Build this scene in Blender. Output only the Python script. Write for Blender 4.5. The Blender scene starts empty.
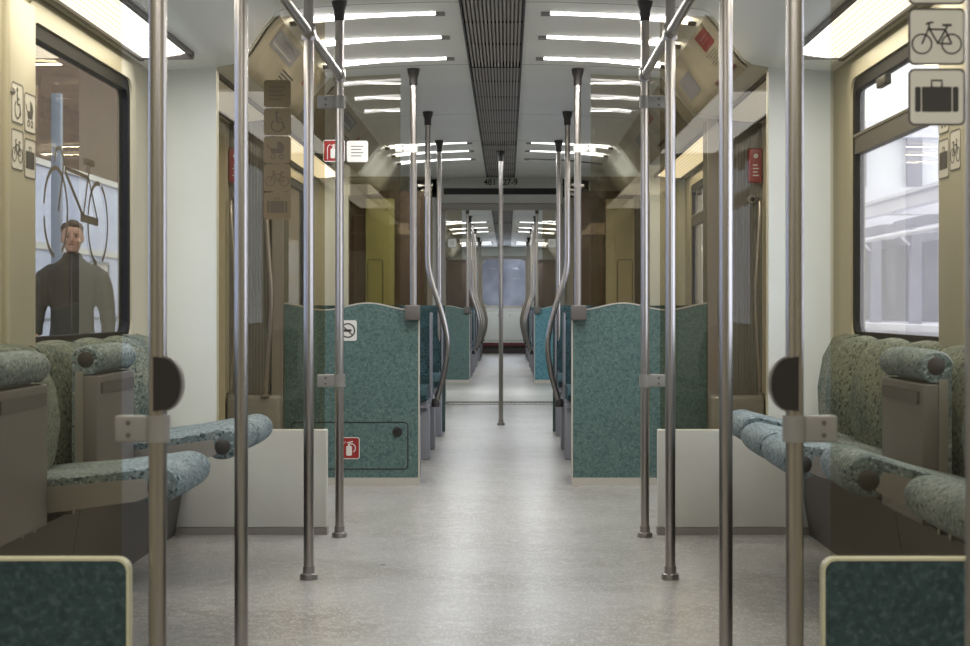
import bpy, bmesh, math, random
from mathutils import Vector, Matrix
random.seed(4)
PI = math.pi
scn = bpy.context.scene
COL = scn.collection

# ------------------------------------------------------------------ helpers
class MB:
    """collects simple shapes, built as ONE mesh object"""
    def __init__(s):
        s.v = []; s.f = []; s.m = []; s.sm = []
    def add(s, verts, faces, mat=0, smooth=False):
        o = len(s.v); s.v += [tuple(p) for p in verts]
        for f in faces:
            s.f.append([i + o for i in f]); s.m.append(mat); s.sm.append(smooth)
    def box(s, a, b, mat=0):
        x0, x1 = sorted((a[0], b[0])); y0, y1 = sorted((a[1], b[1])); z0, z1 = sorted((a[2], b[2]))
        v = [(x0,y0,z0),(x1,y0,z0),(x1,y1,z0),(x0,y1,z0),(x0,y0,z1),(x1,y0,z1),(x1,y1,z1),(x0,y1,z1)]
        s.add(v, [(0,3,2,1),(4,5,6,7),(0,1,5,4),(1,2,6,5),(2,3,7,6),(3,0,4,7)], mat)
    def rbox(s, a, b, r=0.01, mat=0, seg=3):
        """box with bevelled edges"""
        bm = bmesh.new()
        bmesh.ops.create_cube(bm, size=1)
        for v in bm.verts:
            v.co = Vector([(a[i]+b[i])/2 + v.co[i]*abs(b[i]-a[i]) for i in range(3)])
        bmesh.ops.bevel(bm, geom=bm.edges[:], offset=r, segments=seg, affect='EDGES', profile=0.5)
        bm.verts.index_update()
        s.add([v.co for v in bm.verts], [[v.index for v in f.verts] for f in bm.faces], mat, True)
        bm.free()
    def tube(s, pts, r, n=16, mat=0, cap=True):
        pts = [Vector(p) for p in pts]
        rs = r if isinstance(r, (list, tuple)) else [r]*len(pts)
        rings = []; prev = None
        for i, p in enumerate(pts):
            if i == 0: t = pts[1]-p
            elif i == len(pts)-1: t = p-pts[i-1]
            else: t = (pts[i+1]-p).normalized() + (p-pts[i-1]).normalized()
            t.normalize()
            if prev is None:
                a = Vector((1,0,0)) if abs(t.x) < .9 else Vector((0,1,0))
                u = t.cross(a).normalized()
            else:
                u = (prev - t*prev.dot(t)).normalized()
            w = t.cross(u); prev = u
            rings.append([p + (u*math.cos(2*PI*k/n) + w*math.sin(2*PI*k/n))*rs[i] for k in range(n)])
        o = [q for R in rings for q in R]
        f = []
        for i in range(len(pts)-1):
            for k in range(n):
                k2 = (k+1) % n
                f.append((i*n+k, i*n+k2, (i+1)*n+k2, (i+1)*n+k))
        s.add(o, f, mat, True)
        if cap:
            s.add(rings[0], [tuple(range(n-1,-1,-1))], mat); s.add(rings[-1], [tuple(range(n))], mat)
    def lathe(s, prof, c=(0,0,0), n=24, mat=0, axis='z'):
        """profile of (radius, height)"""
        v = []; f = []
        for r, h in prof:
            for k in range(n):
                a = 2*PI*k/n; p = (r*math.cos(a), r*math.sin(a), h)
                if axis == 'y': p = (p[0], p[2], p[1])
                if axis == 'x': p = (p[2], p[0], p[1])
                v.append((p[0]+c[0], p[1]+c[1], p[2]+c[2]))
        for i in range(len(prof)-1):
            for k in range(n):
                k2 = (k+1) % n
                f.append((i*n+k, i*n+k2, (i+1)*n+k2, (i+1)*n+k))
        f.append(tuple(range(n-1,-1,-1))); f.append(tuple(range((len(prof)-1)*n, len(prof)*n)))
        s.add(v, f, mat, True)
    def loft(s, rings, mat=0, smooth=True, cap=True, closed=True):
        n = len(rings[0]); v = [p for R in rings for p in R]; f = []
        for i in range(len(rings)-1):
            for k in range(n if closed else n-1):
                k2 = (k+1) % n
                f.append((i*n+k, i*n+k2, (i+1)*n+k2, (i+1)*n+k))
        s.add(v, f, mat, smooth)
        if cap:
            s.add(rings[0], [tuple(range(n-1,-1,-1))], mat); s.add(rings[-1], [tuple(range(n))], mat)
    def prism(s, poly, mp, h0, h1, mat=0, smooth=False):
        """2D polygon (u,v) extruded between heights h0,h1; mp maps (u,v,h) to 3D"""
        A = [mp(u,v,h0) for u,v in poly]; B = [mp(u,v,h1) for u,v in poly]
        n = len(poly)
        s.add(A+B, [tuple(range(n-1,-1,-1)), tuple(range(n,2*n))] , mat)
        s.add(A+B, [(k,(k+1)%n,n+(k+1)%n,n+k) for k in range(n)], mat, smooth)
    def sheet(s, poly, mp, h=0, mat=0):
        s.add([mp(u,v,h) for u,v in poly], [tuple(range(len(poly)))], mat)
    def ring(s, outer, inner, mp, h0, h1, mat=0):
        n = len(outer)
        P = [mp(u,v,h0) for u,v in outer]+[mp(u,v,h1) for u,v in outer]+[mp(u,v,h1) for u,v in inner]+[mp(u,v,h0) for u,v in inner]
        f = []
        for k in range(n):
            k2 = (k+1) % n
            for j in range(4):
                j2 = (j+1) % 4
                f.append((j*n+k, j*n+k2, j2*n+k2, j2*n+k))
        s.add(P, f, mat)
    def stroke(s, pts, w, mp, h0, h1, mat=0, closed=False):
        P = [Vector(p) for p in pts]; n = len(P); L = []; R = []
        for i in range(n):
            if closed: a = P[i-1]; b = P[(i+1) % n]
            else: a = P[max(i-1,0)]; b = P[min(i+1,n-1)]
            t = (b-a).normalized(); nn = Vector((-t.y, t.x))
            L.append(P[i]+nn*w/2); R.append(P[i]-nn*w/2)
        for i in range(n if closed else n-1):
            j = (i+1) % n
            s.prism([tuple(L[i]), tuple(R[i]), tuple(R[j]), tuple(L[j])], mp, h0, h1, mat)
    def build(s, name, mats, parent=None, loc=None):
        me = bpy.data.meshes.new(name); me.from_pydata(s.v, [], s.f)
        if not isinstance(mats, (list, tuple)): mats = [mats]
        for m in mats: me.materials.append(m)
        for i, p in enumerate(me.polygons):
            p.material_index = s.m[i]; p.use_smooth = s.sm[i]
        bm = bmesh.new(); bm.from_mesh(me)
        bmesh.ops.remove_doubles(bm, verts=bm.verts, dist=1e-6)
        bmesh.ops.recalc_face_normals(bm, faces=bm.faces); bm.to_mesh(me); bm.free()
        if any(s.sm):
            try: me.set_sharp_from_angle(angle=math.radians(50))
            except Exception: pass
        me.update()
        o = bpy.data.objects.new(name, me); COL.objects.link(o)
        if parent is not None: o.parent = parent
        if loc is not None: o.location = loc
        return o

def tag(o, label=None, cat=None, group=None, kind=None):
    if label: o['label'] = label
    if cat: o['category'] = cat
    if group: o['group'] = group
    if kind: o['kind'] = kind
    return o
def thing(name, label, cat, loc=(0,0,0), group=None):
    o = bpy.data.objects.new(name, None); COL.objects.link(o); o.location = loc
    o.empty_display_size = .1
    return tag(o, label, cat, group)
def dup(root, loc, label=None, group=None):
    r = root.copy(); COL.objects.link(r); r.location = loc
    if label: r['label'] = label
    if group: r['group'] = group
    for ch in list(root.children):
        c = ch.copy(); COL.objects.link(c); c.parent = r
        for g in list(ch.children):
            d = g.copy(); COL.objects.link(d); d.parent = c
    return r
def rrect(u0, v0, u1, v1, r, n=6):
    p = []
    for cx, cy, a in ((u1-r,v1-r,0),(u0+r,v1-r,90),(u0+r,v0+r,180),(u1-r,v0+r,270)):
        for k in range(n+1):
            t = math.radians(a+90*k/n); p.append((cx+r*math.cos(t), cy+r*math.sin(t)))
    return p
def arc(cx, cy, r, a0, a1, n=24, ry=None):
    ry = r if ry is None else ry
    return [(cx+r*math.cos(math.radians(a0+(a1-a0)*k/n)), cy+ry*math.sin(math.radians(a0+(a1-a0)*k/n))) for k in range(n+1)]
def smooth_path(pts, n=8):
    P = [Vector(p) for p in pts]; P = [P[0]*2-P[1]]+P+[P[-1]*2-P[-2]]; out = []
    for i in range(1, len(P)-2):
        for k in range(n):
            t = k/n; a,b,c,d = P[i-1],P[i],P[i+1],P[i+2]
            out.append(.5*((2*b)+(c-a)*t+(2*a-5*b+4*c-d)*t*t+(3*b-a-3*c+d)*t**3))
    out.append(P[-2]); return out

# ------------------------------------------------------------------ materials
def mat(name, col, rough=.5, metal=0, noise=None, spec=.5, bump=0, bscale=200, emit=None, estr=0, coat=0):
    """noise = (scale, colour2, contrast lo, hi, detail)"""
    m = bpy.data.materials.new(name); m.use_nodes = True
    nt = m.node_tree; N = nt.nodes; L = nt.links; b = N['Principled BSDF']
    b.inputs['Base Color'].default_value = (*col, 1); b.inputs['Roughness'].default_value = rough
    b.inputs['Metallic'].default_value = metal; b.inputs['Specular IOR Level'].default_value = spec
    b.inputs['Coat Weight'].default_value = coat
    tc0 = N.new('ShaderNodeTexCoord'); tc = N.new('ShaderNodeMapping')
    tc.inputs['Location'].default_value = (3.17, 5.43, 2.71); tc.inputs['Rotation'].default_value = (.31, .23, .4)
    L.new(tc0.outputs['Object'], tc.inputs['Vector'])
    if noise:
        last = None
        layers = noise if isinstance(noise, list) else [noise]
        for (sc, c2, lo, hi, det) in layers:
            n = N.new('ShaderNodeTexNoise'); n.inputs['Scale'].default_value = sc; n.inputs['Detail'].default_value = det
            L.new(tc.outputs[0], n.inputs['Vector'])
            r = N.new('ShaderNodeMapRange'); r.inputs['From Min'].default_value = lo; r.inputs['From Max'].default_value = hi
            L.new(n.outputs['Fac'], r.inputs['Value'])
            x = N.new('ShaderNodeMix'); x.data_type = 'RGBA'
            if last is None: x.inputs[6].default_value = (*col,1)
            else: L.new(last, x.inputs[6])
            x.inputs[7].default_value = (*c2,1); L.new(r.outputs['Result'], x.inputs[0]); last = x.outputs[2]
        L.new(last, b.inputs['Base Color'])
    if bump:
        n = N.new('ShaderNodeTexNoise'); n.inputs['Scale'].default_value = bscale; n.inputs['Detail'].default_value = 3
        L.new(tc.outputs[0], n.inputs['Vector'])
        bp = N.new('ShaderNodeBump'); bp.inputs['Strength'].default_value = bump; bp.inputs['Distance'].default_value = .002
        L.new(n.outputs['Fac'], bp.inputs['Height']); L.new(bp.outputs['Normal'], b.inputs['Normal'])
    if emit:
        b.inputs['Emission Color'].default_value = (*emit,1); b.inputs['Emission Strength'].default_value = estr
    return m
def glass_mat(name, tint, refl=1.0, milky=0.0, mcol=(.8,.82,.85)):
    m = bpy.data.materials.new(name); m.use_nodes = True
    nt = m.node_tree; N = nt.nodes; L = nt.links
    for n in list(N): N.remove(n)
    out = N.new('ShaderNodeOutputMaterial'); tr = N.new('ShaderNodeBsdfTransparent'); tr.inputs[0].default_value = (*tint,1)
    gl = N.new('ShaderNodeBsdfGlossy'); gl.inputs['Roughness'].default_value = .0; gl.inputs[0].default_value = (refl,refl,refl,1)
    lw = N.new('ShaderNodeLayerWeight'); lw.inputs['Blend'].default_value = .5
    pw = N.new('ShaderNodeMath'); pw.operation = 'POWER'; pw.inputs[1].default_value = 5; L.new(lw.outputs['Facing'], pw.inputs[0])
    fr = N.new('ShaderNodeMapRange'); fr.inputs['To Min'].default_value = .038; fr.inputs['To Max'].default_value = 1; L.new(pw.outputs[0], fr.inputs['Value'])
    mx = N.new('ShaderNodeMixShader'); L.new(fr.outputs[0], mx.inputs[0]); L.new(tr.outputs[0], mx.inputs[1]); L.new(gl.outputs[0], mx.inputs[2])
    last = mx.outputs[0]
    if milky:
        d = N.new('ShaderNodeBsdfTranslucent'); d.inputs[0].default_value = (*mcol,1)
        nz = N.new('ShaderNodeTexNoise'); nz.inputs['Scale'].default_value = 3; nz.inputs['Detail'].default_value = 6
        tc = N.new('ShaderNodeTexCoord'); mp = N.new('ShaderNodeMapping'); mp.inputs['Scale'].default_value = (1,3,.6)
        L.new(tc.outputs['Object'], mp.inputs[0]); L.new(mp.outputs[0], nz.inputs['Vector'])
        r = N.new('ShaderNodeMapRange'); r.inputs['To Min'].default_value = milky*.4; r.inputs['To Max'].default_value = milky*1.6
        L.new(nz.outputs['Fac'], r.inputs['Value'])
        m2 = N.new('ShaderNodeMixShader'); L.new(r.outputs[0], m2.inputs[0]); L.new(last, m2.inputs[1]); L.new(d.outputs[0], m2.inputs[2]); last = m2.outputs[0]
    L.new(last, out.inputs[0]); return m

M = {}
M['steel'] = mat('brushed_steel', (.44,.41,.385), .28, 1)
M['steel_dark'] = mat('worn_steel', (.33,.31,.29), .35, 1)
M['cap'] = mat('dark_socket_plastic', (.035,.03,.028), .5)
M['clamp'] = mat('pale_clamp_plastic', (.25,.24,.22), .4)
M['clampw'] = mat('white_clamp_plastic', (.62,.62,.58), .45)
M['bracket'] = mat('grey_bracket_plastic', (.10,.09,.085), .5)
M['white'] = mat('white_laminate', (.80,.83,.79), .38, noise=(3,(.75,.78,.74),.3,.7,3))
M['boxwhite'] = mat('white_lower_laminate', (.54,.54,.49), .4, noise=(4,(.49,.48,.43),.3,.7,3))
M['cream'] = mat('cream_wall_plastic', (.50,.47,.36), .42)
M['creamtrim'] = mat('cream_edge_trim', (.60,.58,.40), .45)
M['ceil'] = mat('grey_white_ceiling', (.84,.85,.82), .45, noise=(1.5,(.79,.80,.77),.3,.7,2))
M['cove'] = mat('white_cove', (.84,.86,.82), .42)
M['covead'] = mat('ad_sheet_paper', (.50,.47,.38), .4, noise=(2.2,(.38,.35,.28),.35,.65,4))
M['grille'] = mat('grille_slat', (.33,.30,.28), .5, .2)
M['black'] = mat('black_plastic', (.012,.012,.012), .45)
M['rubber'] = mat('black_rubber_seal', (.010,.010,.011), .7, spec=.2)
M['pad'] = mat('dark_grey_pad', (.032,.029,.027), .7, spec=.2)
M['shell'] = mat('dark_shell', (.05,.045,.04), .8)
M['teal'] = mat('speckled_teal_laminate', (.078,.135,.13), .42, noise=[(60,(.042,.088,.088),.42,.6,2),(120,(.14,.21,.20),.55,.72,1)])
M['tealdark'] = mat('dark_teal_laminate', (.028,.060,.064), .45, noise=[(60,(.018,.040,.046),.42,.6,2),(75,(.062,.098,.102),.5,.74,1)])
M['tealblue'] = mat('blue_speckled_laminate', (.07,.21,.26), .42, noise=[(34,(.04,.13,.17),.45,.62,2),(95,(.12,.30,.34),.55,.75,2)])
M['fabric'] = mat('seat_velour', (.20,.245,.25), .85, noise=[(7,(.11,.155,.165),.35,.65,4),(85,(.03,.055,.06),.53,.62,3),(110,(.38,.43,.43),.56,.70,2)], bump=.5, bscale=300)
M['fabricb'] = mat('blue_seat_velour', (.05,.12,.145), .85, noise=[(14,(.03,.075,.09),.35,.65,3),(130,(.008,.02,.022),.5,.58,2)], bump=.5, bscale=300)
M['fabricbk'] = mat('backrest_velour', (.185,.20,.15), .85, noise=[(6,(.07,.10,.09),.38,.65,4),(85,(.022,.035,.03),.52,.62,3),(110,(.31,.33,.26),.56,.72,2)], bump=.5, bscale=300)
M['seam'] = mat('dark_seam', (.015,.02,.02), .8)
M['seatmetal'] = mat('seat_side_metal', (.33,.315,.29), .38, .5)
M['underpan'] = mat('grey_brown_seat_pan', (.150,.142,.134), .5, noise=(260,(.13,.12,.115),.4,.6,2))
M['plinth'] = mat('brown_plinth', (.052,.046,.041), .5)
M['brown'] = mat('brown_panel', (.10,.07,.05), .5)
M['rib'] = mat('ribbed_grey_panel', (.22,.22,.20), .5)
M['yellow'] = mat('cream_yellow_cabinet', (.42,.43,.18), .45)
M['creamdoor'] = mat('cream_cabinet', (.52,.49,.36), .45)
M['ped'] = mat('grey_pedestal', (.25,.26,.30), .45)
M['skirt'] = mat('pale_skirting', (.42,.40,.36), .4)
M['skirtd'] = mat('brown_grey_skirting', (.22,.20,.18), .4)
M['red'] = mat('red_sign', (.26,.015,.015), .4)
M['redbox'] = mat('red_box', (.27,.015,.018), .35)
M['signw'] = mat('white_sign', (.62,.62,.60), .4)
M['signb'] = mat('grey_beige_sticker', (.78,.76,.70), .4)
M['signbk'] = mat('brown_sticker_back', (.16,.115,.055), .5)
M['signbk2'] = mat('dark_sticker_print', (.09,.065,.035), .5)
M['ink'] = mat('dark_ink', (.045,.042,.04), .5)
M['inkline'] = mat('brown_window_transfer', (.09,.075,.06), .6)
M['bluegrey'] = mat('blue_grey_print', (.25,.26,.30), .5)
M['darkred'] = mat('dark_red_print', (.12,.025,.03), .5)
M['glass'] = glass_mat('tinted_screen_glass', (.70,.65,.53), 1.0)
M['glassf'] = glass_mat('brown_tinted_glass', (.58,.52,.405), .9)
M['glassd'] = glass_mat('dark_tinted_glass', (.55,.49,.38), 1.0)
M['wglass'] = glass_mat('window_glass', (.78,.80,.86), .8, .17, (.72,.73,.86))
M['wglassL'] = glass_mat('window_glass_left', (.80,.82,.86), .8)
M['doorglass'] = glass_mat('door_glass', (.5,.5,.5), 1.0)
M['lampend'] = mat('lamp_end_grid', (.22,.21,.20), .4)

def lens_mat(name, col, strength, scale=90, amp=.35, axis='x'):
    m = bpy.data.materials.new(name); m.use_nodes = True
    nt = m.node_tree; N = nt.nodes; L = nt.links; b = N['Principled BSDF']
    b.inputs['Base Color'].default_value = (.8,.8,.75,1); b.inputs['Roughness'].default_value = .3
    tc = N.new('ShaderNodeTexCoord'); w = N.new('ShaderNodeTexWave'); w.inputs['Scale'].default_value = scale
    w.bands_direction = 'X' if axis == 'x' else 'Y'
    L.new(tc.outputs['Object'], w.inputs['Vector'])
    r = N.new('ShaderNodeMapRange'); r.inputs['To Min'].default_value = strength*(1-amp); r.inputs['To Max'].default_value = strength
    L.new(w.outputs['Fac'], r.inputs['Value']); b.inputs['Emission Color'].default_value = (*col,1)
    L.new(r.outputs[0], b.inputs['Emission Strength']); return m
M['lens'] = lens_mat('lit_ribbed_lens', (1,.97,.88), 1.7, 14, .5)
M['lensdim'] = lens_mat('faint_glow_ribbed_lens', (1,.92,.75), .12, 14, .5)  # weak glow put into the lens material, no lamp behind it
M['tubelit'] = mat('lit_tube', (.9,.9,.9), .4, emit=(1,.98,.95), estr=9)
M['tubelit2'] = mat('lit_tube_dimmer', (.9,.9,.9), .4, emit=(.97,.99,1), estr=2.2)
M['tubeoff'] = mat('unlit_tube', (.10,.10,.11), .3)

# floor: speckled glossy grey
def floor_mat():
    m = mat('speckled_grey_floor', (.32,.315,.305), .30, noise=[(1.8,(.205,.190,.165),.40,.72,4),(22,(.37,.365,.35),.48,.7,3),(110,(.50,.49,.47),.62,.70,0)])
    nt = m.node_tree; N = nt.nodes; L = nt.links; b = N['Principled BSDF']
    tc = N.new('ShaderNodeTexCoord'); n = N.new('ShaderNodeTexNoise'); n.inputs['Scale'].default_value = 5; n.inputs['Detail'].default_value = 1
    mpp = N.new('ShaderNodeMapping'); mpp.inputs['Location'].default_value = (1.3,2.7,4.41); L.new(tc.outputs['Object'], mpp.inputs[0]); L.new(mpp.outputs[0], n.inputs['Vector'])
    r = N.new('ShaderNodeMapRange'); r.inputs['To Min'].default_value = .25; r.inputs['To Max'].default_value = .36
    L.new(n.outputs['Fac'], r.inputs['Value']); L.new(r.outputs[0], b.inputs['Roughness'])
    return m
M['floor'] = floor_mat()

# ------------------------------------------------------------------ dimensions
WALL = 1.40
Y0, YJ0, YJ1, YE = -2.2, 16.45, 16.85, 35.0
PROF = [(0,2.19),(.25,2.190),(.55,2.180),(.86,2.160),(.885,2.15),(.94,2.085),(1.0,1.995),(1.03,1.955),(1.065,1.932),(1.135,1.92),(1.40,1.90)]
def cove_pt(t):
    """point on the cove between (.885,2.163) and (1.065,1.932), t 0..1"""
    P = PROF[4:9]; d = [0]
    for a, b in zip(P, P[1:]): d.append(d[-1]+math.hypot(b[0]-a[0], b[1]-a[1]))
    L = t*d[-1]
    for i in range(len(P)-1):
        if L <= d[i+1]+1e-9:
            k = (L-d[i])/(d[i+1]-d[i]); return (P[i][0]+(P[i+1][0]-P[i][0])*k, P[i][1]+(P[i+1][1]-P[i][1])*k)
    return P[-1]

# ------------------------------------------------------------------ setting
b = MB(); b.box((-1.45,Y0,-.12),(1.45,YJ0,0)); b.box((-1.45,YJ1,-.12),(1.45,YE,0))
tag(b.build('floor', M['floor']), kind='structure')
# threshold plates at the car joint
b = MB(); b.box((-.56,YJ0-.02,-.1),(.56,YJ1+.02,.004), 1)
b.box((-.52,YJ0-.10,.0),(.52,YJ0-.02,.006), 0)
for k in range(26):
    x = -.50+k*.04; b.add([(x,YJ0-.02,.008),(x+.02,YJ0+.10,.008),(x+.04,YJ0-.02,.008)], [(0,1,2)], 0)
b.box((-.52,YJ1-.12,.004),(.52,YJ1-.06,.01), 0)
tag(b.build('trim_1', [M['steel_dark'], M['shell']]), 'dark toothed threshold plate across the aisle between the two cars', kind='structure')

# ceiling, in panels with thin joints
b = MB()
def ceil_panel(y0, y1):
    for s in (-1, 1):
        P = PROF
        for (x0,z0),(x1,z1) in zip(P, P[1:]):
            if x0 == 0: x0 = .136
            mi = 0 if x1 < .88 else 1
            b.add([(s*x0,y0,z0),(s*x1,y0,z1),(s*x1,y1,z1),(s*x0,y1,z0)], [(0,1,2,3)], mi, x0 > .88)
seams = [Y0, 3.31, 7.0, 8.80, 11.05, 12.8, 14.75, YJ0]
for a, c in zip(seams, seams[1:]): ceil_panel(a+.004, c-.004)
seams = [YJ1, 18.9, 21.1, 23.1, 25.0, 27.0, 29.0, 31.0, 33.0, YE]
for a, c in zip(seams, seams[1:]): ceil_panel(a+.004, c-.004)
tag(b.build('ceiling', [M['ceil'], M['cove']]), kind='structure')
# roof shell above, closes the car
b = MB()
for y0, y1 in ((Y0-.1,YJ0+.05),(YJ1-.05,YE+.1)):
    b.box((-1.55,y0,2.26),(1.55,y1,2.34))
    for s in (-1,1): b.box((s*1.452,y0,1.87),(s*1.55,y1,2.26))
b.box((-.85,YJ0,2.0),(.85,YJ1,2.30))
tag(b.build('trim_2', M['shell']), 'dark roof shell above the ceiling panels', kind='structure')

# walls with window and door openings
WZ0, WZ1 = .785, 1.84
WIN = [(3.50,4.86),(5.14,6.60),(9.35,10.65),(11.0,12.32)]
WIN2 = [(21.6,22.9),(23.3,24.6)]
DOORS = [(7.16,8.80),(12.98,14.6)]
def side_wall(s, name):
    b = MB(); x0, x1 = s*WALL, s*1.45
    for (c0, c1, wins, doors) in ((Y0, YJ0, WIN, DOORS), (YJ1, YE, WIN2, [])):
        y = c0
        for (a, e, t) in sorted([(a,e,'w') for a,e in wins]+[(a,e,'d') for a,e in doors]):
            b.box((x0,y,0),(x1,a,1.92))
            if t == 'w': b.box((x0,a,0),(x1,e,WZ0)); b.box((x0,a,WZ1),(x1,e,1.92))
            else: b.box((x0,a,1.88),(x1,e,1.92))
            y = e
        b.box((x0,y,0),(x1,c1,1.92))
    tag(b.build(name, M['cream']), kind='structure')
side_wall(-1, 'wall_left'); side_wall(1, 'wall_right')

# windows
wi = 0
def window(s, y0, y1, transom, gl):
    global wi; wi += 1
    t = thing('window_%d' % wi, None, None, (s*WALL, (y0+y1)/2, WZ0)); t['kind'] = 'structure'
    w = (y1-y0)/2; H = WZ1-WZ0
    mp = lambda u, v, h: (-s*h, u, v)
    f = MB(); f.ring(rrect(-w-.03,-.03,w+.03,H+.03,.10), rrect(-w+.035,.03,w-.035,H-.03,.07), mp, -.03, .014)
    f.build('window_frame', M['cream'], t)
    g = MB(); g.ring(rrect(-w+.033,.028,w-.033,H-.028,.07), rrect(-w+.07,.055,w-.07,H-.075,.045), mp, -.03, .004)
    g.build('rubber_seal', M['rubber'], t)
    if transom:
        q = MB(); q.box((s*.03, -w+.06, .735), (-s*.004, w-.06, .80), 0); q.box((s*.03,-w+.06,.80),(-s*.008,w-.06,.81),1)
        q.build('transom_bar', [M['bracket'], M['steel']], t)
        q = MB(); q.rbox((-s*.006-.012, .08, .93), (-s*.006+.012, .22, .965), .004); q.build('vent_latch', M['black'], t)
    p = MB(); p.sheet([(-w+.07,.05),(w-.07,.05),(w-.07,H-.06),(-w+.07,H-.06)], lambda u,v,h: (s*.016,u,v)); p.build('pane', gl, t)
    return t
for i, (a, c) in enumerate(WIN):
    window(-1, a, c, False, M['wglassL']); window(1, a, c, True, M['wglass'])
for a, c in WIN2:
    window(-1, a, c, False, M['wglassL']); window(1, a, c, True, M['wglass'])

# sliding doors in the entrance bays
di = 0
for (a, c) in DOORS:
    for s in (-1, 1):
        di += 1
        t = thing('door_%d' % di, None, None, (s*1.46, (a+c)/2, 0)); t['kind'] = 'structure'
        hw = (c-a)/2; mp = lambda u, v, h: (-s*h, u, v)
        for k in (-1, 1):
            f = MB(); u0, u1 = (-hw, -.004) if k < 0 else (.004, hw)
            outer = rrect(u0, .01, u1, 1.885, .02); inner = rrect(u0+.13, .62, u1-.13, 1.70, .06)
            f.ring(outer, inner, mp, -.02, .02)
            lf = f.build('door_leaf', M['cream'], t)
            g = MB(); g.sheet([(u0+.12,.61),(u1-.12,.61),(u1-.12,1.71),(u0+.12,1.71)], lambda u,v,h: (0,u,v)); g.build('door_glass', M['doorglass'], lf)
            g = MB(); g.ring(rrect(u0+.115,.605,u1-.115,1.715,.07), rrect(u0+.135,.625,u1-.135,1.695,.055), mp, -.022, .024); g.build('door_seal', M['rubber'], lf)
# pillar covers between the windows with four small pictogram stickers
FL = lambda s: (lambda u, v, h: (-s*h, u, v))

def picto(b, kind, mp, cx, cy, S, h, ink):
    """pictogram of size S centred at (cx,cy)"""
    h0, h1 = h, h+.0008
    P = lambda pts: [(cx+x*S, cy+y*S) for x, y in pts]
    if kind == 'bicycle':
        for wx in (-.26, .26):
            b.stroke(P(arc(wx,-.13,.17,0,360,28)[:-1]), .028*S, mp, h0, h1, ink, True)
        w = .032*S
        b.stroke(P([(-.26,-.13),(-.13,.17),(-.14,.24)]), w, mp, h0, h1, ink)
        b.stroke(P([(-.15,.17),(.02,-.12),(.24,-.13)]), w, mp, h0, h1, ink)
        b.stroke(P([(-.14,.13),(.15,.12)]), w, mp, h0, h1, ink)
        b.stroke(P([(.02,-.12),(.19,.19)]), w, mp, h0, h1, ink)
        b.stroke(P([(.15,.12),(.26,-.13)]), w, mp, h0, h1, ink)
        b.stroke(P([(.10,.20),(.26,.20)]), w*1.3, mp, h0, h1, ink)
        b.stroke(P([(-.14,.24),(-.06,.25)]), w, mp, h0, h1, ink)
        b.stroke(P([(-.14,.24),(-.19,.21)]), w, mp, h0, h1, ink)
    elif kind == 'suitcase':
        b.prism(P(rrect(-.26,-.26,.26,.18,.02,2)), mp, h0, h1, ink)
        b.prism(P(rrect(-.38,-.26,-.28,.18,.03,3)), mp, h0, h1, ink)
        b.prism(P(rrect(.28,-.26,.38,.18,.03,3)), mp, h0, h1, ink)
        b.stroke(P([(-.09,.18),(-.09,.29),(.09,.29),(.09,.18)]), .035*S, mp, h0, h1, ink)
    elif kind == 'wheelchair':
        b.prism(P(arc(-.02,.33,.065,0,360,14)[:-1]), mp, h0, h1, ink)
        b.stroke(P([(-.02,.25),(0,-.02),(.2,-.02),(.27,-.28)]), .07*S, mp, h0, h1, ink)
        b.stroke(P([(0,.13),(.16,.11)]), .05*S, mp, h0, h1, ink)
        b.stroke(P(arc(0,-.15,.22,120,345,22)), .05*S, mp, h0, h1, ink)
    elif kind == 'pram':
        b.prism(P([(-.28,.05),(.25,.05),(.18,-.14),(-.2,-.14)]), mp, h0, h1, ink)
        b.prism(P([(0,.05)]+arc(0,.05,.26,0,90,10)), mp, h0, h1, ink)
        b.stroke(P([(-.28,.05),(-.38,.2)]), .04*S, mp, h0, h1, ink)
        for wx in (-.15,.15): b.stroke(P(arc(wx,-.26,.08,0,360,16)[:-1]), .035*S, mp, h0, h1, ink, True)
    elif kind == 'text':
        for k in range(4):
            b.stroke(P([(-.3,.24-k*.15),(.28-.1*(k%2),.24-k*.15)]), .035*S, mp, h0, h1, ink)
    elif kind == 'extinguisher':
        b.prism(P(rrect(-.16,-.34,.10,.10,.05,4)), mp, h0, h1, ink)
        b.stroke(P([(-.03,.10),(-.03,.2)]), .09*S, mp, h0, h1, ink)
        b.stroke(P([(-.12,.24),(.14,.30)]), .05*S, mp, h0, h1, ink)
        b.stroke(P([(-.03,.2)]+arc(.06,.0,.2,90,-60,12)), .045*S, mp, h0, h1, ink)
        b.stroke(P([(-.3,-.38),(-.3,.1)]+arc(-.1,.1,.2,180,110,6)), .03*S, mp, h0, h1, ink)
    elif kind == 'nosmoke':
        b.stroke(P(arc(0,0,.33,0,360,30)[:-1]), .07*S, mp, h0, h1, ink, True)
        b.stroke(P([(-.23,.2),(.22,-.22)]), .06*S, mp, h0, h1, ink)
        b.prism(P(rrect(-.2,-.06,.18,.06,.01,2)), mp, h0, h1, ink)
def sticker(parent, kind, mp, cx, cy, S, base, ink, h=.001, label=None, w=None, border=None):
    b = MB(); w = w or S
    mats = [base, ink]
    b.prism(rrect(cx-w/2, cy-S/2, cx+w/2, cy+S/2, S*.11, 5), mp, h-.0008, h, 0)
    if border:
        mats.append(border)
        b.ring(rrect(cx-w/2, cy-S/2, cx+w/2, cy+S/2, S*.11, 5), rrect(cx-w/2+S*.035, cy-S/2+S*.035, cx+w/2-S*.035, cy+S/2-S*.035, S*.08, 5), mp, h, h+.0008, 2)
    picto(b, kind, mp, cx, cy, S, h, 1)
    o = b.build('sticker', mats, parent)
    if label: o['label'] = label
    return o
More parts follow.
